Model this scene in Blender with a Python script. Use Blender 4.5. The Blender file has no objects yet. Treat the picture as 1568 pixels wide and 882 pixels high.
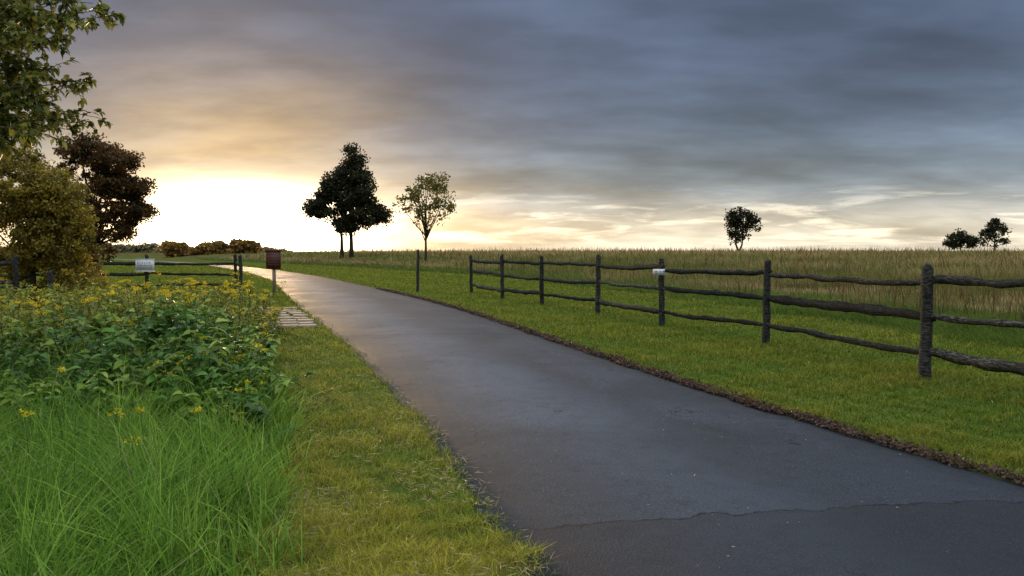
import bpy, math, numpy as np
from mathutils import Vector
rng=np.random.default_rng(7)
scene=bpy.context.scene
F=1220.0; CAMH=1.5
# ---------------------------------------------------------------- helpers
def smooth(a,b,x):
    t=np.clip((np.asarray(x,float)-a)/(b-a),0,1); return t*t*(3-2*t)
def lf(x,y,s=1.0,k=0):
    x=np.asarray(x)*s; y=np.asarray(y)*s
    return (np.sin(x*1.3+y*.7+k)+np.sin(-x*.9+y*1.7+2.1*k+1)+np.sin(x*2.7+y*2.3+k*.7)*.6+np.sin(x*4.1-y*3.7+k)*.4)/3.0
class MB:
    def __init__(s): s.v=[];s.f=[];s.m=[];s.c=[];s.n=0
    def add(s,v,faces,col,mat=0):
        v=np.asarray(v,float).reshape(-1,3); col=np.asarray(col,float)
        if col.ndim==1: col=np.tile(col,(len(v),1))
        s.v.append(v); s.c.append(col)
        for f in faces:
            f=np.asarray(f,int)
            if len(f): s.f.append(f+s.n); s.m.append(np.full(len(f),mat))
        s.n+=len(v)
    def obj(s,name,mats,smoothsh=False,parent=None):
        v=np.concatenate(s.v); c=np.concatenate(s.c)
        me=bpy.data.meshes.new(name)
        me.vertices.add(len(v)); me.vertices.foreach_set('co',v.ravel())
        loops=np.concatenate([f.ravel() for f in s.f])
        sizes=np.concatenate([np.full(len(f),f.shape[1]) for f in s.f])
        starts=np.concatenate([[0],np.cumsum(sizes)[:-1]])
        me.loops.add(len(loops)); me.loops.foreach_set('vertex_index',loops)
        me.polygons.add(len(sizes)); me.polygons.foreach_set('loop_start',starts)
        me.polygons.foreach_set('material_index',np.concatenate(s.m))
        if smoothsh: me.polygons.foreach_set('use_smooth',np.ones(len(sizes),bool))
        a=me.color_attributes.new('Col','FLOAT_COLOR','POINT')
        a.data.foreach_set('color',np.concatenate([c,np.ones((len(c),1))],1).ravel())
        me.update(calc_edges=True)
        for m in mats: me.materials.append(m)
        o=bpy.data.objects.new(name,me); scene.collection.objects.link(o)
        if parent: o.parent=parent
        return o
def blades(mb,x,y,z,h,w,lean,col,S=2,mat=0,bdir=None,tipcol=None):
    n=len(x); phi=rng.uniform(0,2*np.pi,n)
    bd=rng.uniform(0,2*np.pi,n) if bdir is None else bdir
    V=np.zeros((n,2*S+1,3)); C=np.zeros((n,2*S+1,3))
    for k in range(S+1):
        t=k/S
        px=x+np.cos(bd)*lean*h*t*t; py=y+np.sin(bd)*lean*h*t*t; pz=z+h*t*(1-.28*lean*t)
        hw=w*.5*(1-t**1.6)
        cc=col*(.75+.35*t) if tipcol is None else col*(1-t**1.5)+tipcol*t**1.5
        if k<S:
            V[:,2*k]=np.stack([px-np.cos(phi)*hw,py-np.sin(phi)*hw,pz],1)
            V[:,2*k+1]=np.stack([px+np.cos(phi)*hw,py+np.sin(phi)*hw,pz],1)
            C[:,2*k]=cc;C[:,2*k+1]=cc
        else: V[:,2*k]=np.stack([px,py,pz],1);C[:,2*k]=cc
    b=(np.arange(n)*(2*S+1))[:,None]
    q=[b+np.array([2*k,2*k+1,2*k+3,2*k+2])[None] for k in range(S-1)]
    t=b+np.array([2*S-2,2*S-1,2*S])[None]
    mb.add(V.reshape(-1,3),q+[t],C.reshape(-1,3),mat)
def unit(a): return a/(np.linalg.norm(a,axis=-1,keepdims=True)+1e-9)
def quadleaves(mb,p,L,W,col,mat=1,d=None):
    n=len(p)
    if d is None: d=unit(rng.normal(size=(n,3)))
    s=unit(np.cross(d,rng.normal(size=(n,3))))
    L=np.broadcast_to(L,(n,))[:,None];W=np.broadcast_to(W,(n,))[:,None]
    V=np.stack([p,p+d*L*.45+s*W*.5,p+d*L,p+d*L*.5-s*W*.5],1)
    f=(np.arange(n)*4)[:,None]+np.arange(4)[None]
    mb.add(V.reshape(-1,3),[f],np.repeat(col,4,axis=0),mat)
def bigleaves(mb,p,d,L,W,col,mat=1,droop=.35,fold=.18):
    n=len(p); up=np.tile([0,0,1.],(n,1))+rng.normal(size=(n,3))*.3
    d=unit(d); s=unit(np.cross(d,up)); nn=np.cross(s,d)
    L=L[:,None];W=W[:,None]
    def pt(t,u,f): return p+d*L*t - np.array([0,0,1.])*L*droop*t*t + s*W*u + nn*W*f
    V=np.stack([pt(0,0,0),pt(.3,-.5,fold),pt(.3,0,0),pt(.3,.5,fold),pt(.68,-.36,fold*.8),pt(.68,0,0),pt(.68,.36,fold*.8),pt(1,0,0)],1)
    b=(np.arange(n)*8)[:,None]
    tr=[b+np.array(k)[None] for k in ([0,2,1],[0,3,2],[4,5,7],[5,6,7])]
    qd=[b+np.array(k)[None] for k in ([1,2,5,4],[2,3,6,5])]
    mb.add(V.reshape(-1,3),tr+qd,np.repeat(col,8,axis=0),mat)
def tube(mb,pts,rad,col,sides=6,mat=0,jit=0.,sq=None):
    pts=np.asarray(pts,float);n=len(pts);rad=np.broadcast_to(rad,(n,)).astype(float)
    T=np.gradient(pts,axis=0);T=unit(T)
    ref=np.array([0,0,1.]) if abs(T[0][2])<.8 else np.array([1.,0,0])
    A=unit(np.cross(T,ref));B=np.cross(A,T)
    an=np.arange(sides)*2*np.pi/sides+ (np.pi/sides)
    base=1+rng.uniform(-jit,jit,sides)
    V=[]
    for i in range(n):
        r=rad[i]*(base+rng.uniform(-jit,jit,sides)*.35)
        if sq is None: a,b=r*np.cos(an),r*np.sin(an)
        else: a,b=r*np.cos(an)*sq[0],r*np.sin(an)*sq[1]
        V.append(pts[i]+A[i]*a[:,None]+B[i]*b[:,None])
    V=np.concatenate(V)
    q=[]
    for i in range(n-1):
        for j in range(sides):
            k=(j+1)%sides
            q.append([i*sides+j,i*sides+k,(i+1)*sides+k,(i+1)*sides+j])
    caps=[list(range(sides))[::-1],[(n-1)*sides+j for j in range(sides)]]
    mb.add(V,[q,caps],np.asarray(col),mat)
# ---------------------------------------------------------------- materials
def nmat(name):
    m=bpy.data.materials.new(name);m.use_nodes=True;nt=m.node_tree
    for n in list(nt.nodes): nt.nodes.remove(n)
    out=nt.nodes.new('ShaderNodeOutputMaterial');return m,nt,out
def leafmat(name,trans=.35,rough=.55,spec=.3,simple=False):
    m,nt,out=nmat(name)
    a=nt.nodes.new('ShaderNodeAttribute');a.attribute_name='Col'
    t=nt.nodes.new('ShaderNodeBsdfTranslucent');mx=nt.nodes.new('ShaderNodeMixShader');mx.inputs[0].default_value=trans
    if simple:
        p=nt.nodes.new('ShaderNodeBsdfDiffuse');nt.links.new(a.outputs['Color'],p.inputs['Color'])
    else:
        p=nt.nodes.new('ShaderNodeBsdfPrincipled');p.inputs['Roughness'].default_value=rough
        p.inputs['Specular IOR Level'].default_value=spec
        nt.links.new(a.outputs['Color'],p.inputs['Base Color'])
    nt.links.new(a.outputs['Color'],t.inputs['Color'])
    nt.links.new(p.outputs[0],mx.inputs[1]);nt.links.new(t.outputs[0],mx.inputs[2]);nt.links.new(mx.outputs[0],out.inputs[0])
    return m
def noise(nt,vec,scale,detail=4,rough=.55,dist=0):
    n=nt.nodes.new('ShaderNodeTexNoise');n.inputs['Scale'].default_value=scale;n.inputs['Detail'].default_value=detail
    n.inputs['Roughness'].default_value=rough;n.inputs['Distortion'].default_value=dist
    if vec is not None: nt.links.new(vec,n.inputs['Vector'])
    return n.outputs['Fac']
def MA(nt,op,a,b=None,c=None,clamp=False):
    n=nt.nodes.new('ShaderNodeMath');n.operation=op;n.use_clamp=clamp
    for i,v in enumerate((a,b,c)):
        if v is None: continue
        if hasattr(v,'is_linked'): nt.links.new(v,n.inputs[i])
        else: n.inputs[i].default_value=v
    return n.outputs[0]
def MR(nt,v,a,b,c=0.,d=1.,smo=True):
    n=nt.nodes.new('ShaderNodeMapRange');n.interpolation_type='SMOOTHSTEP' if smo else 'LINEAR'
    nt.links.new(v,n.inputs['Value'])
    for k,x in zip(('From Min','From Max','To Min','To Max'),(a,b,c,d)): n.inputs[k].default_value=x
    return n.outputs[0]
def MIX(nt,fac,a,b,mode='MIX'):
    n=nt.nodes.new('ShaderNodeMix');n.data_type='RGBA';n.blend_type=mode
    for s,v in ((n.inputs[0],fac),(n.inputs[6],a),(n.inputs[7],b)):
        if hasattr(v,'is_linked'): nt.links.new(v,s)
        elif isinstance(v,(int,float)): s.default_value=v
        else: s.default_value=(*v,1)
    return n.outputs[2]
def woodmat(name,c1,c2,stretch=(8,8,1.5)):
    m,nt,out=nmat(name)
    tc=nt.nodes.new('ShaderNodeTexCoord');mp=nt.nodes.new('ShaderNodeMapping');mp.inputs['Scale'].default_value=stretch
    nt.links.new(tc.outputs['Object'],mp.inputs[0])
    n1=noise(nt,mp.outputs[0],4,5,.7);n2=noise(nt,tc.outputs['Object'],2.2,4)
    col=MIX(nt,MR(nt,n1,.42,.68),c1,c2)
    col=MIX(nt,MR(nt,n2,.48,.66,0,.6),col,(.018,.018,.014))
    a=nt.nodes.new('ShaderNodeAttribute');a.attribute_name='Col'
    col=MIX(nt,1.,col,a.outputs['Color'],'MULTIPLY')
    p=nt.nodes.new('ShaderNodeBsdfPrincipled');p.inputs['Roughness'].default_value=.85;p.inputs['Specular IOR Level'].default_value=.25
    nt.links.new(col,p.inputs['Base Color'])
    b=nt.nodes.new('ShaderNodeBump');b.inputs['Strength'].default_value=1.;b.inputs['Distance'].default_value=.02
    nt.links.new(n1,b.inputs['Height']);nt.links.new(b.outputs[0],p.inputs['Normal'])
    nt.links.new(p.outputs[0],out.inputs[0]);return m
def plain(name,c,rough=.7,var=.25,scale=20):
    m,nt,out=nmat(name);tc=nt.nodes.new('ShaderNodeTexCoord')
    n=noise(nt,tc.outputs['Object'],scale,4)
    col=MIX(nt,MR(nt,n,.3,.7),tuple(k*(1-var) for k in c),tuple(k*(1+var) for k in c))
    p=nt.nodes.new('ShaderNodeBsdfPrincipled');p.inputs['Roughness'].default_value=rough
    nt.links.new(col,p.inputs['Base Color']);nt.links.new(p.outputs[0],out.inputs[0]);return m
M_lawn=leafmat('turf_blades',.34,simple=True)
M_grass=leafmat('grass_blades',.40,.5,.15)
M_leaf=leafmat('foliage',.36,.5,.25)
M_bark=plain('bark',(.05,.038,.028),.9,.4,12)
M_wood=woodmat('weathered_wood',(.015,.0135,.0125),(.125,.115,.10),(3.5,3.5,14))
# ---------------------------------------------------------------- layout curves
def smc(ys,xs):
    g=np.arange(-12,400,.25);v=np.interp(g,ys,xs)
    for _ in range(3):
        k=np.ones(9)/9;v2=np.convolve(np.pad(v,4,mode='reflect',reflect_type='odd'),k,'valid');v=v2
    return lambda y:np.interp(y,g,v)
XL=smc([-12,0,3.68,5.3,6.9,10.45,14.6,20.3,26,40.6,61,83,110,150,400],[2.9,.9,.05,-.37,-.81,-1.92,-3.3,-5.36,-7.3,-12.2,-20.6,-31.5,-48,-76,-300])
XR=smc([-12,2,5.08,5.8,7.18,9.6,13.5,19.7,25.4,34.5,46.9,61,73,83,110,150,400],[9.5,4.35,3.27,2.95,2.45,1.7,.6,-1.1,-3.0,-6.4,-11.2,-17.6,-23.6,-29,-45,-72.5,-295])
XB=smc([-12,12.2,19.3,33,52,73,120,400],[13,7.9,6.4,3.3,-3.0,-13.4,-42,-240])
XW=smc([-12,2,3.7,5.5,6.5,7.2,10,16,18,400],[-.4,-.85,-1.08,-1.55,-1.8,-2.15,-2.95,-4.5,-5.0,-100])
def hgt(x,y):
    x=np.asarray(x,float);y=np.asarray(y,float)
    s=(x-XB(np.clip(y,-12,400)))*.75
    return 1.02*smooth(0,12,s)*smooth(22,78,y)+.05*lf(x,y,.13)*smooth(0,5,s)*smooth(10,30,y)
# ---------------------------------------------------------------- ground
def axis(lo,hi):
    a=[0.];d=.3
    while a[-1]<hi: a.append(a[-1]+d); d=max(.3,min(a[-1]*.035,120))
    b=[0.];d=.3
    while b[-1]<-lo: b.append(b[-1]+d); d=max(.3,min(b[-1]*.05,150))
    return np.array([-k for k in b[:0:-1]]+a)
gx=axis(-2500,2500);gy=axis(-200,3500)
X,Y=np.meshgrid(gx,gy);x=X.ravel();y=Y.ravel();z=hgt(x,y)
nx=len(gx);ny=len(gy)
i=(np.arange(ny-1)[:,None]*nx+np.arange(nx-1)[None]).ravel()
q=np.stack([i,i+1,i+1+nx,i+nx],1)
s=(x-XB(np.clip(y,-12,400)))*.75
mead=smooth(-.3,1.5,s+.5*lf(x,y,.6))
col=np.zeros((len(x),3));col[:,0]=mead;col[:,1]=smooth(-1,.5,(XW(np.clip(y,-12,400))-x))*(y<18)
mb=MB();mb.add(np.stack([x,y,z],1),[q],col)
m,nt,out=nmat('ground_soil_and_turf')
tc=nt.nodes.new('ShaderNodeTexCoord');a=nt.nodes.new('ShaderNodeAttribute');a.attribute_name='Col'
sp=nt.nodes.new('ShaderNodeSeparateColor');nt.links.new(a.outputs['Color'],sp.inputs[0])
n1=noise(nt,tc.outputs['Object'],.5,4);n2=noise(nt,tc.outputs['Object'],18,4,.7)
lawn=MIX(nt,MR(nt,n1,.35,.65),(.085,.13,.022),(.14,.16,.03));lawn=MIX(nt,MR(nt,n2,.35,.7,0,.7),lawn,(.045,.055,.018))
md=MIX(nt,MR(nt,n1,.4,.6),(.07,.085,.022),(.17,.135,.055));md=MIX(nt,MR(nt,n2,.35,.7,0,.5),md,(.045,.045,.015))
c=MIX(nt,sp.outputs[0],lawn,md);c=MIX(nt,sp.outputs[1],c,(.025,.035,.012))
p=nt.nodes.new('ShaderNodeBsdfDiffuse')
nt.links.new(c,p.inputs['Color']);nt.links.new(p.outputs[0],out.inputs[0])
mb.obj('ground',[m],True)
# ---------------------------------------------------------------- path
ys=np.concatenate([np.arange(-10,30,.12),np.arange(30,260,1.)])
K=9;rows=[]
el=.035*lf(ys,ys*0,4)+.02*lf(ys,ys*0,11,2);er=.035*lf(ys,ys*0+9,4,3)+.02*lf(ys,ys*0,11,5)
l=XL(ys)+el;r=XR(ys)+er
for k in range(K):
    t=k/(K-1);rows.append(np.stack([l*(1-t)+r*t,ys,ys*0+.012+.03*(1-(2*t-1)**2)],1))
V=np.stack(rows,1).reshape(-1,3)
i=(np.arange(len(ys)-1)[:,None]*K+np.arange(K-1)[None]).ravel()
tt=np.tile(np.arange(K)/(K-1),len(ys))
mb=MB();mb.add(V,[np.stack([i,i+1,i+1+K,i+K],1)],np.stack([tt,tt,tt],1))
m,nt,out=nmat('asphalt')
tc=nt.nodes.new('ShaderNodeTexCoord');O=tc.outputs['Object']
sx=nt.nodes.new('ShaderNodeSeparateXYZ');nt.links.new(O,sx.inputs[0])
a=nt.nodes.new('ShaderNodeAttribute');a.attribute_name='Col';sp=nt.nodes.new('ShaderNodeSeparateColor');nt.links.new(a.outputs['Color'],sp.inputs[0])
big=noise(nt,O,.6,4,.62,.5);med=noise(nt,O,6,4,.7);fine=noise(nt,O,95,2,.8)
c=MIX(nt,MR(nt,big,.40,.60),(.017,.023,.034),(.038,.051,.074))
u=MA(nt,'ADD',MA(nt,'ABSOLUTE',MA(nt,'SUBTRACT',sp.outputs[0],.36)),MA(nt,'MULTIPLY',MA(nt,'SUBTRACT',big,.5),.5));band=MR(nt,u,.30,.0)
c=MIX(nt,MA(nt,'MULTIPLY',band,.8),c,(.074,.098,.140))
c=MIX(nt,MR(nt,med,.45,.72,0,.45),c,(.017,.021,.028))
c=MIX(nt,MR(nt,fine,.54,.70,0,.7),c,(.18,.20,.24))
c=MIX(nt,MR(nt,fine,.46,.3,0,.85),c,(.006,.008,.011))
edge=MR(nt,MA(nt,'ADD',MA(nt,'ABSOLUTE',MA(nt,'SUBTRACT',sp.outputs[0],.5)),MA(nt,'MULTIPLY',med,.14)),.41,.58)
c=MIX(nt,MA(nt,'MULTIPLY',edge,.65),c,(.013,.014,.016))
jag=noise(nt,O,3.2,5,.65)
jl=MA(nt,'ADD',MA(nt,'SUBTRACT',MA(nt,'SUBTRACT',sx.outputs[1],4.18),MA(nt,'MULTIPLY',sx.outputs[0],.16)),MA(nt,'MULTIPLY',MA(nt,'SUBTRACT',jag,.5),.32))
c=MIX(nt,MR(nt,jl,.01,-.01,0,.5),c,(.010,.013,.018))
line=MR(nt,MA(nt,'ABSOLUTE',jl),.016,.004)
c=MIX(nt,line,c,(.003,.003,.004))
j2=MA(nt,'ADD',MA(nt,'SUBTRACT',MA(nt,'SUBTRACT',sx.outputs[1],14.3),MA(nt,'MULTIPLY',sx.outputs[0],.12)),MA(nt,'MULTIPLY',jag,.2))
c=MIX(nt,MR(nt,MA(nt,'ABSOLUTE',j2),.06,.015,0,.8),c,(.006,.006,.007))
j3=MA(nt,'ADD',MA(nt,'SUBTRACT',MA(nt,'SUBTRACT',sx.outputs[1],7.2),MA(nt,'MULTIPLY',sx.outputs[0],-.10)),MA(nt,'MULTIPLY',jag,.9))
c=MIX(nt,MR(nt,j3,.4,-.5,0,.4),c,(.014,.018,.025))
vd=nt.nodes.new('ShaderNodeTexVoronoi');vd.feature='DISTANCE_TO_EDGE';vd.inputs['Scale'].default_value=.42
mixv=nt.nodes.new('ShaderNodeVectorMath');mixv.operation='ADD';nz=nt.nodes.new('ShaderNodeTexNoise');nz.inputs['Scale'].default_value=2.5;nz.inputs['Detail'].default_value=4
nt.links.new(O,nz.inputs['Vector']);nt.links.new(O,mixv.inputs[0])
sc=nt.nodes.new('ShaderNodeVectorMath');sc.operation='SCALE';sc.inputs[3].default_value=.9;nt.links.new(nz.outputs['Color'],sc.inputs[0]);nt.links.new(sc.outputs[0],mixv.inputs[1]);nt.links.new(mixv.outputs[0],vd.inputs['Vector'])
cr=MA(nt,'MULTIPLY',MR(nt,vd.outputs['Distance'],.006,.001),MR(nt,big,.5,.58))
c=MIX(nt,MA(nt,'MULTIPLY',cr,.8),c,(.005,.005,.006))
p=nt.nodes.new('ShaderNodeBsdfPrincipled');nt.links.new(c,p.inputs['Base Color'])
nt.links.new(MR(nt,big,.35,.65,.6,.78),p.inputs['Roughness']);p.inputs['Specular IOR Level'].default_value=.16
b=nt.nodes.new('ShaderNodeBump');b.inputs['Strength'].default_value=.9;b.inputs['Distance'].default_value=.008
nt.links.new(MA(nt,'ADD',fine,MA(nt,'MULTIPLY',med,.5)),b.inputs['Height']);nt.links.new(b.outputs[0],p.inputs['Normal'])
nt.links.new(p.outputs[0],out.inputs[0])
mb.obj('asphalt_path',[m],True)
# ---------------------------------------------------------------- sampling
def polar(n,r0,r1,a0=-38,a1=38):
    u=rng.uniform(0,1,n)
    r=r0*(r1/r0)**u
    th=np.radians(rng.uniform(a0,a1,n));return r*np.sin(th),r*np.cos(th),r
# lawn
x,y,r=polar(680000,2.9,95)
eoff=.06*lf(x,y,5)+.07*lf(x,y,13,2)+rng.normal(0,.03,len(x))
left=(x<XL(y)+.05+eoff)&((x>XW(y)-.15)|(y>17))
right=(x>XR(y)+.07+eoff)&(x<XB(y)+.6+.5*lf(x,y,.6))
k=left|right;x,y,r=x[k],y[k],r[k];L=left[k]
n=len(x);print('lawn',n)
nv=lf(x,y,1.1);nv2=lf(x,y,3.7,1);nv3=lf(x,y,11,3)
LN=L&(y<18)
yl=np.clip(.44+.4*nv+.3*nv2+.22*nv3+rng.normal(0,.25,n)+np.where(LN,.30,-.06),0,1)[:,None]
col=(1-yl)*np.array([.11,.215,.028])+yl*np.array([.36,.335,.055])
col[LN]*=1.25
dry=rng.uniform(size=n)<np.where(LN,.14,.07);col[dry]=[.5,.4,.2]
col*=rng.uniform(.45,1.35,(n,1))
h=(.045+.04*rng.uniform(size=n)+.035*np.clip(nv2+nv,-1,1.3)+.04*nv3)
h=np.clip(h,.016,.18)
h=np.where(dry,h*.6,h)
mbL=MB();blades(mbL,x,y,hgt(x,y)-.003,h,np.maximum(.005,.00095*r)*rng.uniform(.7,1.3,n),rng.uniform(.2,1.6,n),col,2)
mbL.obj('lawn_grass',[M_lawn])
# meadow
x,y,r=polar(360000,9,150,-22,38)
s=x-XB(y);k=(s>.2+.5*lf(x,y,.6)+rng.uniform(-.3,.3,len(x)));x,y,r,s=x[k],y[k],r[k],s[k];n=len(x);print('meadow',n)
nv=lf(x,y,.35,2);nv2=lf(x,y,1.3,4);nv3=lf(x,y,.09,1)
tan=np.clip(.12+.55*nv+.3*nv2+.30*nv3+.30*smooth(30,80,r)+rng.normal(0,.2,n)+.75*smooth(3,5.5,s)*smooth(14,8,s)*smooth(-.5,.4,lf(x,y,.4,5))*(y<30),0,1)
tan=np.where(s<2.2,tan*.2,tan)[:,None]
base=np.array([.10,.175,.028]);tn=np.array([.52,.385,.20])
col=(base*(1-tan)+tn*tan)*rng.uniform(.4,1.35,(n,1));tip=(base*(1-tan)*1.1+(tan)*tn*1.15)*.8+np.array([.28,.2,.08])*.2
h=(.28+.24*rng.uniform(size=n)+.15*nv2+.13*nv)*(.5+.5*smooth(0,4,s))*(1+.38*smooth(20,60,r))
h*=1-.40*smooth(3,5.5,s)*smooth(14,8,s)*(y<30)
mbM=MB();blades(mbM,x,y,hgt(x,y)-.01,h,np.maximum(.008,.0011*r)*rng.uniform(.6,1.3,n),rng.uniform(.15,1.7,n),col,3,bdir=rng.normal(2.6,1.2,n)+nv*2,tipcol=tip)
x,y,r=polar(26000,14,140,-22,38);k=(x-XB(y)>2)&(lf(x,y,.5,9)+rng.normal(0,.4,len(x))>-.1);x,y,r=x[k],y[k],r[k];n=len(x)
col=np.tile([.20,.15,.065],(n,1))*rng.uniform(.4,1.3,(n,1))
blades(mbM,x,y,hgt(x,y),rng.uniform(.6,1.15,n)+.12*smooth(30,80,r),.0008*r*rng.uniform(.8,1.4,n),rng.uniform(.05,.6,n),col,2)
mbM.obj('meadow_grass',[M_lawn])
# tall foreground grass
n0=72000
y=rng.uniform(2.3,9.5,n0);x=rng.uniform(-7.0,-.7,n0)
zone=np.where(y<6.0,1,.45)*np.where((y>7.6),smooth(-3.2,-4.2,x),1.)
k=(x<XW(y)+.10*lf(x,y,6)+rng.normal(0,.08,n0))&(x>-.74*y-.4)&(rng.uniform(size=n0)<zone)
x,y=x[k],y[k];n=len(x);print('tall',n)
cl=lf(x,y,3.3,1);cl2=lf(x,y,8,4);edge=smooth(0,.55,XW(y)-x)
h=(.18+.22*edge+.12*rng.uniform(size=n)+.15*cl+.10*cl2+.16*smooth(5,7.5,y))*rng.uniform(.5,1.3,n)
h=np.clip(h,.05,1)
g=np.clip(.5+.4*lf(x,y,2.1,5)+.35*cl2+rng.normal(0,.28,n),0,1)[:,None]
col=((1-g)*np.array([.085,.21,.022])+g*np.array([.33,.52,.065]))*rng.uniform(.5,1.3,(n,1))
dd_=rng.uniform(size=n)<.02;col[dd_]=[.5,.42,.22]
mbT=MB();blades(mbT,x,y,np.zeros(n)-.01,h,rng.uniform(.005,.013,n),rng.uniform(.1,1.35,n),col,5,bdir=rng.uniform(0,6.28,n)*.6+lf(x,y,1.8)*2)
mbT.obj('tall_grass',[M_grass],True)
# ---------------------------------------------------------------- weeds
def weeds():
    mb=MB()
    P=[]
    while len(P)<1450:
        yy=rng.uniform(6.0,18);xx=rng.uniform(-.72*yy-.6,-1.6)
        if xx<XW(yy)-.12 and rng.uniform()<(1.1 if yy<11 else .7)*(.45 if (yy<7.4 and xx<-3.6) else 1): P.append((xx,yy))
    for (px,py) in P:
        far=py>9.2+1.4*math.sin(px*1.3)+rng.normal(0,1.)
        edge=float(smooth(0,.9,XW(py)-px))
        H=(.36+.42*edge)*rng.uniform(.6,1.18)+.11*float(lf(px,py,1.4))
        if not far: H*=.55+.45*float(smooth(5.9,7.6,py))
        nl=int(rng.integers(15,24)) if not far else int(rng.integers(22,34))
        ld=rng.normal(0,.16,2)
        t=np.linspace(0,1,5);pts=np.stack([px+ld[0]*t**2,py+ld[1]*t**2,H*t],1)
        tube(mb,pts,np.linspace(.006,.002,5)*(1+py*.04),[.07,.11,.03] ,4,0)
        tl=np.clip(rng.uniform(.2,1.02,nl)**.7,0,1);c=np.stack([np.interp(tl,t,pts[:,j]) for j in range(3)],1)
        an=np.arange(nl)*2.4+rng.uniform(0,6);d=np.stack([np.cos(an),np.sin(an),rng.uniform(.0,.7,nl)],1)
        if far:
            b=np.array([.28,.31,.04])*rng.uniform(.45,1.15)+rng.uniform(0,.05)*np.array([1,.6,0])
            Lh=rng.uniform(.06,.13,nl);Wd=Lh*.33
        else:
            b=(np.array([.095,.20,.035]) if rng.uniform()<.6 else np.array([.23,.33,.05]))*rng.uniform(.65,1.3)
            Lh=rng.uniform(.09,.21,nl)*(1.15-.45*tl);Wd=Lh*rng.uniform(.45,.62)
        cc=b[None]*rng.uniform(.6,1.4,(nl,1))
        bigleaves(mb,c,d,Lh,Wd,cc,0,droop=.45)
        pr=.20*(1+lf(px,py,.9,3)) if far else .05
        if px<-.5*py: pr*=.35
        if rng.uniform()<pr:
            top=pts[-1]+np.array([0,0,rng.uniform(.02,.14)])
            for _ in range(rng.integers(2,7)):
                cpt=top+rng.normal(0,1,3)*np.array([.05,.05,.025]);m_=14
                tube(mb,[pts[-1]-[0,0,.04],cpt],[.003,.002],[.1,.14,.03],3,0)
                pp=cpt+rng.normal(0,1,(m_,3))*np.array([.017,.017,.008])
                quadleaves(mb,pp,.02,.016,np.tile([.9,.70,.02],(m_,1))*rng.uniform(.6,1.05,(m_,1)),0)
    return mb
weeds().obj('wildflower_plants',[M_leaf],True)
mb=MB()
for (fx,fy,fz) in [(-2.3,4.6,.56),(-1.95,4.9,.52),(-2.12,4.4,.45),(-2.35,5.0,.5),(-2.9,4.7,.55),(-3.2,5.6,.66)]:
    tube(mb,[[fx+.05,fy,0],[fx+.02,fy,fz*.5],[fx,fy,fz]],[.004,.003,.002],[.08,.13,.03],5)
    for _ in range(4):
        q_=np.array([fx,fy,fz])+rng.normal(0,1,3)*[.018,.018,.01]
        quadleaves(mb,q_+rng.normal(0,1,(10,3))*.006,.014,.011,np.tile([.88,.70,.02],(10,1))*rng.uniform(.7,1.05,(10,1)),0)
mb.obj('yellow_wildflower',[M_leaf])
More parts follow.
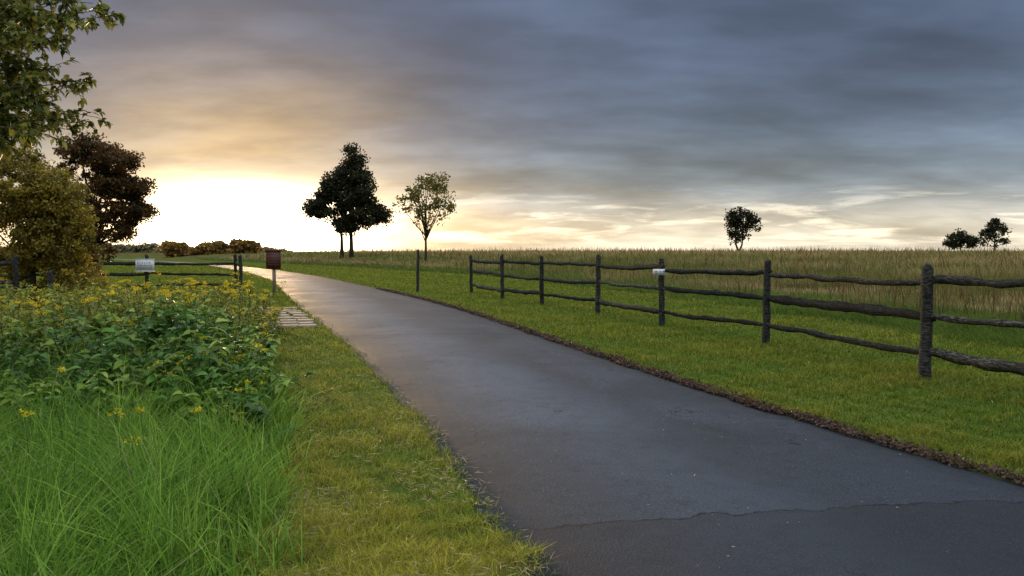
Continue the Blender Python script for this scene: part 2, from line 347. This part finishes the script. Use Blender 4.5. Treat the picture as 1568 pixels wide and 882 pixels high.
# ---------------------------------------------------------------- trees
def ell(c,r,n,shell=.55):
    d=unit(rng.normal(size=(n,3)));rr=rng.uniform(shell**3,1,n)**(1/3)
    return np.array(c)+d*np.array(r)*rr[:,None]
def tree(name,base,ells,trunk_r,fork,ncl,per,cs,leaf,cA,cB,trunks=1,nl=12,shell=.35,flat=.75):
    base=np.array(base,float);mb=MB();bc=np.array([1,1,1.])
    W=np.array([e[6] for e in ells],float);W/=W.sum()
    def samp(n,sh):
        idx=rng.choice(len(ells),n,p=W);out=[]
        for k in idx: e=ells[k];out.append(ell(e[:3],e[3:6],1,sh)[0])
        return np.array(out)
    top=max(e[2]+e[5] for e in ells);nodes=[];nr=[]
    for tk in range(trunks):
        off=np.array([(tk-(trunks-1)/2)*trunk_r*3.5,0,0])
        tp=np.array([[0,0,0],[rng.normal(0,.03),0,fork*.5],[rng.normal(0,.05)*fork*.3+off[0],0,fork],[off[0]*1.6,0,(fork+top)/2],[off[0]*1.5+rng.normal(0,.2),0,top*.93]])+off*.5
        tube(mb,base+tp,trunk_r*np.array([1.25,.9,.75,.4,.08]),bc,8,0,.12)
        for t in np.linspace(0,1,8):
            nodes.append(tp[2]*(1-t)+tp[-1]*t);nr.append(trunk_r*(.7*(1-t)+.08))
        T=samp(nl,.2)
        for g in T:
            zs=np.clip(fork+ (g[2]-fork)*rng.uniform(.05,.5),fork*.9,top*.8)
            tt=(zs-fork)/(top*.93-fork);st=tp[2]*(1-tt)+tp[-1]*tt
            if tt<=0: st=tp[2]
            mid=st*.5+g*.5+np.array([0,0,-.12*np.linalg.norm((g-st)[:2])])+rng.normal(0,.06,3)*top*.15
            tcv=np.linspace(0,1,6)[:,None];cv=(1-tcv)**2*st+2*tcv*(1-tcv)*mid+tcv**2*g
            rd=trunk_r*.42*(1-.85*tcv[:,0]);tube(mb,base+cv,rd,bc,5,0,.1)
            for k_ in range(1,6): nodes.append(cv[k_]);nr.append(rd[k_])
    nodes=np.array(nodes);nr=np.array(nr)
    C=samp(ncl,shell)
    for c in C:
        dd=np.linalg.norm((nodes-c)*[1,1,1.],axis=1)+2.*np.clip(nodes[:,2]-c[2],0,9)
        k=int(np.argmin(dd));a=nodes[k]
        mid=(a+c)/2+rng.normal(0,.05,3)*np.linalg.norm(c-a)
        tube(mb,base+np.array([a,mid,c]),np.array([min(nr[k]*.6,trunk_r*.2),trunk_r*.09,trunk_r*.04]),bc,4,0)
        m_=int(per*rng.uniform(.5,1.5));w=rng.uniform(.5,1.35)
        g3=rng.normal(0,1,(m_,3));g3*=np.minimum(1,1.9/np.linalg.norm(g3,axis=1))[:,None]
        p=base+c+g3*cs*w*np.array([1,1,flat])
        f=np.clip(rng.uniform(0,1)+rng.normal(0,.2,m_),0,1)[:,None]
        col=(np.array(cA)*(1-f)+np.array(cB)*f)*rng.uniform(.65,1.3,(m_,1))
        quadleaves(mb,p,leaf*rng.uniform(.7,1.3,m_),leaf*.7,col,1)
    return mb.obj(name,[M_bark,M_leaf])
Yp=95
def X_(px,Y): return (px-784)/F*Y
def Z_(py,Y): return CAMH+(385-py)/F*Y
bz=float(hgt(X_(538,Yp),Yp))
def E(px,py,rx,ry,Y,bx,bz,w=1.,dy=None):
    s=Y/F;return (X_(px,Y)-bx,0,Z_(py,Y)-bz,rx*s,(dy or rx)*s,ry*s,w)
bx=X_(538,Yp)
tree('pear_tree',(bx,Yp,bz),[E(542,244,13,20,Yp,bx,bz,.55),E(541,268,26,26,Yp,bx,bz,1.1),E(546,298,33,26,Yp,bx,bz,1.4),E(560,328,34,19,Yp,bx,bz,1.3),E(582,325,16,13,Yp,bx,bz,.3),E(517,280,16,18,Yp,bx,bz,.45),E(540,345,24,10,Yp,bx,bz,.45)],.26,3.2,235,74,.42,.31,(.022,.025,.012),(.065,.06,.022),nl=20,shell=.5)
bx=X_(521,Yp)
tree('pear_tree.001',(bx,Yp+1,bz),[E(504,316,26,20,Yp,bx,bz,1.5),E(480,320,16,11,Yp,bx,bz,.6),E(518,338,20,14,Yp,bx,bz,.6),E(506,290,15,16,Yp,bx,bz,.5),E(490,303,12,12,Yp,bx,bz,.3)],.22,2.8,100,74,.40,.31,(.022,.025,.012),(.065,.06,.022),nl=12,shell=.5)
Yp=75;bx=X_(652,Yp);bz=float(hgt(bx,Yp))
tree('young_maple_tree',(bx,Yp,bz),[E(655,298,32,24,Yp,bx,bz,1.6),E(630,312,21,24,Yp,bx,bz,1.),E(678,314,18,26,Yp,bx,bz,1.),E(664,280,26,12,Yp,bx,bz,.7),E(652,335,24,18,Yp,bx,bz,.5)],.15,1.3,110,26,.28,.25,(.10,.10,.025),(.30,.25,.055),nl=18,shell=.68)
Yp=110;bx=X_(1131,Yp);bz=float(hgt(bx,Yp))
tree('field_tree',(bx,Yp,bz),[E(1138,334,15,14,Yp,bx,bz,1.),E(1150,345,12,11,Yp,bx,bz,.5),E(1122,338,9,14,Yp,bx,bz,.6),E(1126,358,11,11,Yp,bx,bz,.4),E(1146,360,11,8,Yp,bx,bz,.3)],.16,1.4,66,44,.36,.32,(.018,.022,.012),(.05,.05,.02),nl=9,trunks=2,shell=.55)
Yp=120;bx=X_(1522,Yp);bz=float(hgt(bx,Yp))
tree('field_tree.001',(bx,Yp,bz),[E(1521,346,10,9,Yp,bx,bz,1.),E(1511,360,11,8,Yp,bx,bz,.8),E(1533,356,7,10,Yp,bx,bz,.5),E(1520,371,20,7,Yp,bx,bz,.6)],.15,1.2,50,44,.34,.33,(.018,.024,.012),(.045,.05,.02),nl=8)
Yp=118;bx=X_(1470,Yp);bz=float(hgt(bx,Yp))
tree('field_shrub',(bx,Yp,bz),[E(1470,364,17,8,Yp,bx,bz,1.),E(1484,372,16,7,Yp,bx,bz,.6),E(1458,373,11,6,Yp,bx,bz,.6)],.1,.6,60,46,.34,.33,(.018,.024,.012),(.05,.055,.02),nl=8)
Yp=30;bx=X_(140,Yp)
tree('plum_tree',(bx,Yp,0),[E(140,232,42,22,Yp,bx,0,.9),E(178,250,38,18,Yp,bx,0,.9),E(190,288,42,20,Yp,bx,0,1.2),E(120,300,70,50,Yp,bx,0,1.8),E(205,322,32,14,Yp,bx,0,.8),E(165,350,45,20,Yp,bx,0,.9),E(120,390,50,25,Yp,bx,0,.7)],.13,1.0,350,90,.15,.11,(.045,.032,.014),(.20,.10,.028),nl=26,shell=.5,flat=.6)
Yp=24;bx=X_(50,Yp)
tree('olive_shrub_tree',(bx,Yp,0),[E(20,285,66,58,Yp,bx,0,2.),E(85,310,46,46,Yp,bx,0,1.2),E(105,345,40,30,Yp,bx,0,.7),E(80,375,58,42,Yp,bx,0,1.5),E(0,370,70,70,Yp,bx,0,1.),E(115,425,42,25,Yp,bx,0,.7)],.1,.8,540,105,.14,.09,(.15,.12,.022),(.48,.35,.05),nl=26,shell=.4)  # leaf colours warmed to carry the orange glow of the low sun
# overhanging near tree
mb=MB();tb=np.array([-7.0,7.6,0.]);one=np.array([1,1,1.])
tube(mb,tb+np.array([[0,0,0],[.05,0,1.2],[.1,-.05,2.4],[.2,-.1,3.6],[.3,-.1,5.2]]),np.array([.17,.14,.12,.09,.04]),one,8,0,.1)
ends=[(187,28),(150,122),(156,182),(110,8),(95,62),(135,45),(70,100),(85,150),(60,205),(100,190),(120,205),(100,112),(120,-30),(150,12),(60,-10),(75,30),(130,130),(176,20),(140,185),(120,60)]
br=[]
for (ex,ey) in ends: br.append((ex,ey,rng.uniform(6.6,7.3),1))
for _ in range(76): br.append((rng.uniform(-70,85),rng.uniform(-50,228),rng.uniform(6.2,8.4),0))
for (ex,ey,Yb,key) in br:
    e=np.array([X_(ex,Yb),Yb,Z_(ey,Yb)]);st=tb+np.array([.12,-.05,rng.uniform(1.9,3.2) if e[2]<3.3 else rng.uniform(2.6,3.8)])
    mid=(st+e)/2+np.array([0,0,.18]);tc_=np.linspace(0,1,9)[:,None];cv=(1-tc_)**2*st+2*tc_*(1-tc_)*mid+tc_**2*e+rng.normal(0,.012,(9,3))
    tube(mb,cv,np.linspace(.016,.0025,9),one,5,0,.1)
    for k_ in range(20):
        t=rng.uniform(.6,1);a_=np.array([np.interp(t,tc_[:,0],cv[:,j]) for j in range(3)])
        dr=unit((e-st)*.3+rng.normal(0,1,3)*.9)*rng.uniform(.08,.30)*(1.3-t*.7);
        tube(mb,[a_,a_+dr*.5+[0,0,.01],a_+dr],[.0035,.0025,.0015],one,3,0)
        m_=10;tt_=rng.uniform(.2,1.05,m_)[:,None];pp=a_+dr*tt_
        f=rng.uniform(0,1,(m_,1));col=(np.array([.08,.11,.022])*(1-f)+np.array([.32,.31,.06])*f)*rng.uniform(.6,1.25)
        Ls=rng.uniform(.04,.08,m_);bigleaves(mb,pp,rng.normal(0,1,(m_,3))+unit(dr)*.8,Ls,Ls*.65,col,1,droop=.3)
mb.obj('overhanging_tree',[M_bark,M_leaf])
# distant tree line
mb=MB()
def blob(px,py,rx,ry,Y,n,cA,lf_=.7):
    c=np.array([X_(px,Y),Y,Z_(py,Y)]);s_=Y/F
    sub=ell(c,(rx*s_*.85,rx*s_*.6,ry*s_*.85),max(6,n//40),.1)
    for q_ in sub:
        p_=q_+rng.normal(0,1,(40,3))*np.array([rx,rx,ry])*s_*.2
        p_[:,2]=np.maximum(p_[:,2],.1)
        quadleaves(mb,p_,lf_,lf_*.8,np.tile(cA,(40,1))*rng.uniform(.5,1.5,(40,1)),0)
haze_col=np.array([.36,.22,.06])  # distant haze painted into the leaf colour, lifted and warm
for a_ in [(262,378,14,7),(280,380,11,5),(318,379,14,6),(335,377,11,6),(368,375,16,8),(385,377,12,7),(300,385,14,4)]:
    blob(a_[0],a_[1],a_[2],a_[3],170,1200,haze_col*rng.uniform(.75,1.1)); blob(a_[0],388,a_[2]*.95,4,170,500,haze_col*.9)
for px in np.arange(-60,440,8): blob(px+rng.uniform(-4,4),384+rng.uniform(-1.5,1.),10,2.5+rng.uniform(0,1.5),340,280,np.array([.42,.30,.12]),1.2)
for px in np.arange(150,245,12): blob(px,380+rng.uniform(-3,3),11,5,300,400,np.array([.32,.28,.17]),1.)
mb.obj('distant_tree_line',[M_leaf])
# ---------------------------------------------------------------- fences
def post(mb,x,y,h,r=.066,lean=None):
    lean=rng.normal(0,.016,2) if lean is None else lean
    z0=float(hgt(x,y));zs=np.array([-.3,.0,.15,.3,.5,.7,.9,1.1,h-.05,h-.015,h])
    if h<1.2: zs=np.array([-.3,.0,.1,.2,.35,.5,.6,.75,h-.05,h-.015,h])
    pts=np.stack([x+lean[0]*zs,y+lean[1]*zs,z0+zs],1)+np.concatenate([rng.normal(0,.006,(11,2)),np.zeros((11,1))],1)
    rr=r*np.array([1.08,1.08,1.05,1,1,.97,.97,.96,.95,.86,.6])*rng.uniform(.94,1.06,11)
    tube(mb,pts,rr,np.ones(3)*rng.uniform(.7,1.05),9,0,.16,sq=(1.1,.9))
def rail(mb,a,b,r=.049):
    a=np.array(a,float);b=np.array(b,float);n=22;t=np.linspace(-.035,1.035,n)[:,None]
    sag=rng.uniform(-.015,.03);w=rng.uniform(0,6)
    pts=a*(1-t)+b*t;pts[:,2]-=sag*4*(t*(1-t))[:,0];pts[:,2]+=.010*np.sin(t[:,0]*8+w)+.005*np.sin(t[:,0]*19+w*3)+rng.normal(0,.004,n);pts[:,1]+=.014*np.sin(t[:,0]*5+w*2)
    rr=r*np.concatenate([[.5,.7],rng.uniform(.78,1.18,n-4),[.7,.5]])*rng.uniform(.85,1.15)
    tube(mb,pts,rr,np.ones(3)*rng.uniform(.45,1.5)*np.array([1,.98,.95]),5,0,.38,sq=(.55,1.08))
def fence(name,P,hp=1.385,rails=(1.16,.74,.30),skip=()):
    mb=MB()
    for (x,y) in P: post(mb,x,y,hp+rng.normal(0,.025))
    for k in range(len(P)-1):
        if k in skip: continue
        for zr in rails:
            j=rng.normal(0,.03,2);h0=float(hgt(*P[k]));h1=float(hgt(*P[k+1]));o=.02 if k%2 else -.02
            rail(mb,(P[k][0],P[k][1]+o,h0+zr+j[0]),(P[k+1][0],P[k+1][1]+o,h1+zr+j[1]))
    return mb.obj(name,[M_wood])
FP=[(6.5,3.1),(5.6,6.1),(4.85,9.3),(4.1,12.8),(3.0,15.9),(2.07,19.2),(.84,22.3),(-.29,25.2),(-1.47,28.8)]
fence('split_rail_fence',FP)
fence('split_rail_fence.001',[(-9.6,28.2),(-10.25,29.6),(-13.2,28.8),(-16.2,28.4),(-19.0,28.0)],1.4,(1.05,.68,.28))
fence('split_rail_fence.002',[(-12.6,20.2),(-15.5,19.2)],1.4,(1.15,.72,.3))
mb=MB();post(mb,-12.9,22.3,.95,.09);mb.obj('wooden_bollard',[M_wood])
mb=MB();post(mb,-3.5,29.5,1.55,.06);mb.obj('wooden_post',[M_wood])
# ---------------------------------------------------------------- signs
def boxm(mb,c,s,mat,col=(1,1,1),rz=0.):
    v=np.array([[i,j,k] for i in(-.5,.5) for j in(-.5,.5) for k in(-.5,.5)])*np.array(s)
    R=np.array([[math.cos(rz),-math.sin(rz),0],[math.sin(rz),math.cos(rz),0],[0,0,1]]);v=v@R.T+np.array(c)
    mb.add(v,[[[0,1,3,2],[4,6,7,5],[0,4,5,1],[2,3,7,6],[0,2,6,4],[1,5,7,3]]],np.array(col),mat)
M_white=plain('white_sign_paint',(.80,.80,.82),.5,.05);M_ink=plain('sign_lettering',(.14,.14,.16),.6)
M_brown=plain('brown_sign_paint',(.09,.022,.012),.55,.15);M_cream=plain('cream_lettering',(.16,.07,.04),.6);M_tan=plain('pale_timber',(.25,.19,.13),.8)
def textlines(mb,c,w,h,n,mat,rz=0):
    for k in range(n):
        zz=c[2]+h*(.5-(k+.5)/n);xx=-w/2
        while xx<w/2-.03:
            ww=rng.uniform(.02,.07)
            if xx+ww>w/2: break
            boxm(mb,(c[0]+xx+ww/2,c[1],zz),(ww,.004,h/n*.30),mat);xx+=ww+.03
mb=MB();boxm(mb,(-13.2,28.66,1.0),(.66,.03,.40),0);boxm(mb,(-13.2,28.66,1.215),(.70,.045,.03),2);boxm(mb,(-13.2,28.66,.785),(.70,.045,.03),2)
textlines(mb,(-13.2,28.64,1.0),.54,.3,5,1);mb.obj('white_notice_sign',[M_white,M_ink,M_white])
mb=MB();sx_,sy_=-8.2,27.4
boxm(mb,(sx_,sy_+.06,.5),(.10,.09,1.0),2);boxm(mb,(sx_,sy_+.06,1.25),(.1,.085,.5),0);boxm(mb,(sx_,sy_,1.2),(.5,.035,.62),0);boxm(mb,(sx_,sy_,1.53),(.56,.08,.04),0)
textlines(mb,(sx_,sy_-.02,1.22),.38,.44,5,1);mb.obj('brown_trail_sign',[M_brown,M_cream,M_tan])
mb=MB();boxm(mb,(2.93,15.79,1.09),(.27,.02,.12),0);textlines(mb,(2.93,15.777,1.09),.2,.07,2,1);mb.obj('small_fence_sign',[M_white,M_ink])
mb=MB()
for i_ in range(9):
    for j_ in range(3):
        yy=15.6+i_*.62;xx=float(XL(yy))-.25-j_*.36-.1*rng.uniform()
        boxm(mb,(xx,yy,.015+rng.uniform(0,.012)),(.33,.57,.05),0,(1,1,1),.33+rng.normal(0,.04))
mb.obj('paving_stones',[plain('pale_stone',(.15,.13,.115),.85,.4,9)])
# leaf litter along right path edge
n=26000;yy=2.6*(32/2.6)**rng.uniform(0,1,n);off=np.abs(rng.normal(0,.10,n))
pat=smooth(-.75,.3,lf(yy,yy*0,1.3,2));kk=rng.uniform(size=n)<.35+.65*pat;yy=yy[kk];off=off[kk];n=len(yy)
xx=XR(yy)-.05+off+.06*lf(yy,yy*0,5)
mb=MB();cc=np.array([.085,.050,.036])[None]*rng.uniform(.3,2.2,(n,1))
quadleaves(mb,np.stack([xx,yy,.022+rng.uniform(0,.03,n)],1),.026*rng.uniform(.6,1.3,n)*(1+yy*.03),.02*(1+yy*.03),cc,0,d=unit(rng.normal(size=(n,3))*[1,1,.25]))
n=420;yy=rng.uniform(3.2,18,n);t=rng.uniform(0,1,n);t=np.where(rng.uniform(size=n)<.75,t**3,t)
xx=XL(yy)*(1-t)+XR(yy)*t
cc=np.array([[.25,.2,.12],[.12,.08,.04],[.10,.16,.04],[.3,.3,.28]])[rng.integers(0,4,n)]
quadleaves(mb,np.stack([xx,yy,.046+0*yy],1),rng.uniform(.008,.026,n),.009,cc,0,d=unit(rng.normal(size=(n,3))*[1,1,.05]))
mb.obj('leaf_litter',[M_leaf])
n=9000;x,y,r=polar(n*3,3,18,-30,5);k=(x<XL(y)+.1)&(x>XW(y))&(lf(x,y,2.2,6)+rng.normal(0,.3,n*3)>0);x,y=x[k],y[k];n=len(x)
mb=MB();quadleaves(mb,np.stack([x,y,rng.uniform(.03,.085,n)],1),rng.uniform(.03,.09,n),.004,np.tile([.5,.42,.22],(n,1))*rng.uniform(.5,1.2,(n,1)),0,d=unit(rng.normal(size=(n,3))*[1,1,.2]))
mb.obj('grass_clippings',[M_leaf])
# ---------------------------------------------------------------- sky
AZ=math.radians(-18.0);EL=math.radians(3.0)
w=bpy.data.worlds.new('World');scene.world=w;w.use_nodes=True;nt=w.node_tree
for n in list(nt.nodes): nt.nodes.remove(n)
out=nt.nodes.new('ShaderNodeOutputWorld')
sk=nt.nodes.new('ShaderNodeTexSky');sk.sky_type='NISHITA';sk.sun_disc=False;sk.sun_elevation=EL;sk.sun_rotation=AZ
b1=nt.nodes.new('ShaderNodeBackground');b1.inputs[1].default_value=.01;nt.links.new(sk.outputs[0],b1.inputs[0])
tc=nt.nodes.new('ShaderNodeTexCoord');sp=nt.nodes.new('ShaderNodeSeparateXYZ');nt.links.new(tc.outputs['Generated'],sp.inputs[0])
x,y,z=sp.outputs
zp=MA(nt,'MAXIMUM',z,0.);den=MA(nt,'ADD',zp,.20)
cb=nt.nodes.new('ShaderNodeCombineXYZ');nt.links.new(MA(nt,'MULTIPLY',MA(nt,'DIVIDE',x,den),.85),cb.inputs[0]);nt.links.new(MA(nt,'MULTIPLY',MA(nt,'DIVIDE',y,den),1.35),cb.inputs[1])
CV=cb.outputs[0]
nA=noise(nt,CV,.9,4,.5,.1);nB=noise(nt,CV,3.0,6,.55,.1)
cb2=nt.nodes.new('ShaderNodeCombineXYZ');nt.links.new(MA(nt,'MULTIPLY',x,9.),cb2.inputs[0]);nt.links.new(MA(nt,'MULTIPLY',z,70.),cb2.inputs[1]);nt.links.new(MA(nt,'MULTIPLY',y,4.),cb2.inputs[2])
nS=noise(nt,cb2.outputs[0],1.,6,.6,.4)
zz=MA(nt,'ADD',zp,MA(nt,'ADD',MA(nt,'MULTIPLY',MA(nt,'SUBTRACT',nA,.5),.05),MA(nt,'MULTIPLY',MA(nt,'SUBTRACT',nS,.5),.04)))
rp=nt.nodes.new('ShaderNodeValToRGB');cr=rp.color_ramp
st=[(0.,(.66,.61,.50)),(.022,(.62,.58,.48)),(.048,(.42,.42,.39)),(.075,(.225,.265,.30)),(.11,(.16,.205,.26)),(.15,(.115,.155,.225)),(.22,(.082,.112,.178)),(.32,(.10,.14,.23)),(.47,(.55,.66,.82)),(.7,(1.15,1.25,1.32)),(1.,(1.2,1.3,1.36))]  # upper stops, unseen above the frame, brightened to light the ground
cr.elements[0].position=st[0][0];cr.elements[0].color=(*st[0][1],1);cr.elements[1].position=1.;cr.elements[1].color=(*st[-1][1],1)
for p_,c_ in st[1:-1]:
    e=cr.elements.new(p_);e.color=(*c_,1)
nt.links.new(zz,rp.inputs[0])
def SC(c,f):
    n=nt.nodes.new('ShaderNodeVectorMath');n.operation='SCALE'
    if hasattr(c,'is_linked'): nt.links.new(c,n.inputs[0])
    else: n.inputs[0].default_value=c
    if hasattr(f,'is_linked'): nt.links.new(f,n.inputs[3])
    else: n.inputs[3].default_value=f
    return n.outputs[0]
def AD(a,b):
    n=nt.nodes.new('ShaderNodeVectorMath');n.operation='ADD';nt.links.new(a,n.inputs[0]);nt.links.new(b,n.inputs[1]);return n.outputs[0]
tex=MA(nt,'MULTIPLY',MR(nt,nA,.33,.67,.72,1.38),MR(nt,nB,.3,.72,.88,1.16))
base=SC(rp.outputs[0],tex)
stk=MA(nt,'MULTIPLY',MR(nt,nS,.47,.66),MA(nt,'MULTIPLY',MR(nt,zp,.088,.045),MR(nt,zp,.002,.015)))
base=AD(base,SC((.62,.55,.40),stk))
ca,sa=math.cos(AZ),math.sin(AZ)
dx=MA(nt,'ADD',MA(nt,'MULTIPLY',x,ca),MA(nt,'MULTIPLY',y,-sa))
fr=MR(nt,MA(nt,'ADD',MA(nt,'MULTIPLY',x,sa),MA(nt,'MULTIPLY',y,ca)),0.,.3)
def gl(sx,sz,cz,zv,off=0.):
    a=MA(nt,'POWER',MA(nt,'ABSOLUTE',MA(nt,'DIVIDE',MA(nt,'SUBTRACT',dx,off),sx)),2.);b=MA(nt,'POWER',MA(nt,'ABSOLUTE',MA(nt,'DIVIDE',MA(nt,'SUBTRACT',zv,cz),sz)),2.)
    return MA(nt,'MULTIPLY',MA(nt,'POWER',2.718,MA(nt,'MULTIPLY',MA(nt,'ADD',a,b),-1.)),fr)
cm=MR(nt,nB,.3,.7,.75,1.2)
base=AD(base,SC((.40,.25,.06),MA(nt,'MULTIPLY',gl(.19,.115,.10,zz,-.04),cm)))
base=AD(base,SC((.10,.07,.015),MA(nt,'MULTIPLY',gl(.40,.09,.03,zz),cm)))
base=AD(base,SC((.22,.16,.07),MA(nt,'MULTIPLY',gl(.85,.035,.01,zz),cm)))
base=AD(base,SC((1.9,1.4,.78),MA(nt,'MULTIPLY',gl(.19,.042,.028,zz),cm)))
base=AD(base,SC((10.,8.8,6.2),gl(.085,.034,.028,zp)))
base=AD(base,SC((60.,50.,34.),gl(.014,.014,.026,zp)))
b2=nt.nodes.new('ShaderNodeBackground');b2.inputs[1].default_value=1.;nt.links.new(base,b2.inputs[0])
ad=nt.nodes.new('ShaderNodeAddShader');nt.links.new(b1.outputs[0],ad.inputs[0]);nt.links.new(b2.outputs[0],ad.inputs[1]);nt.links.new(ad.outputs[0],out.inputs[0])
# sun
sd=Vector((math.sin(AZ)*math.cos(EL),math.cos(AZ)*math.cos(EL),math.sin(EL)))
l=bpy.data.lights.new('sun','SUN');l.energy=3.;l.angle=math.radians(4);l.color=(1.,.66,.33)
lo=bpy.data.objects.new('sun',l);scene.collection.objects.link(lo);lo.rotation_euler=(-sd).to_track_quat('-Z','Y').to_euler();lo.location=(0,0,30)
# ---------------------------------------------------------------- camera
cam=bpy.data.cameras.new('camera');co=bpy.data.objects.new('camera',cam);scene.collection.objects.link(co)
co.location=(0,0,CAMH);co.rotation_euler=(math.radians(90-2.63),0,0)
cam.sensor_width=36;cam.lens=36*F/1568;cam.clip_end=6000;cam.clip_start=.05
scene.camera=co
scene.view_settings.view_transform='Standard';scene.view_settings.look='None';scene.view_settings.exposure=0
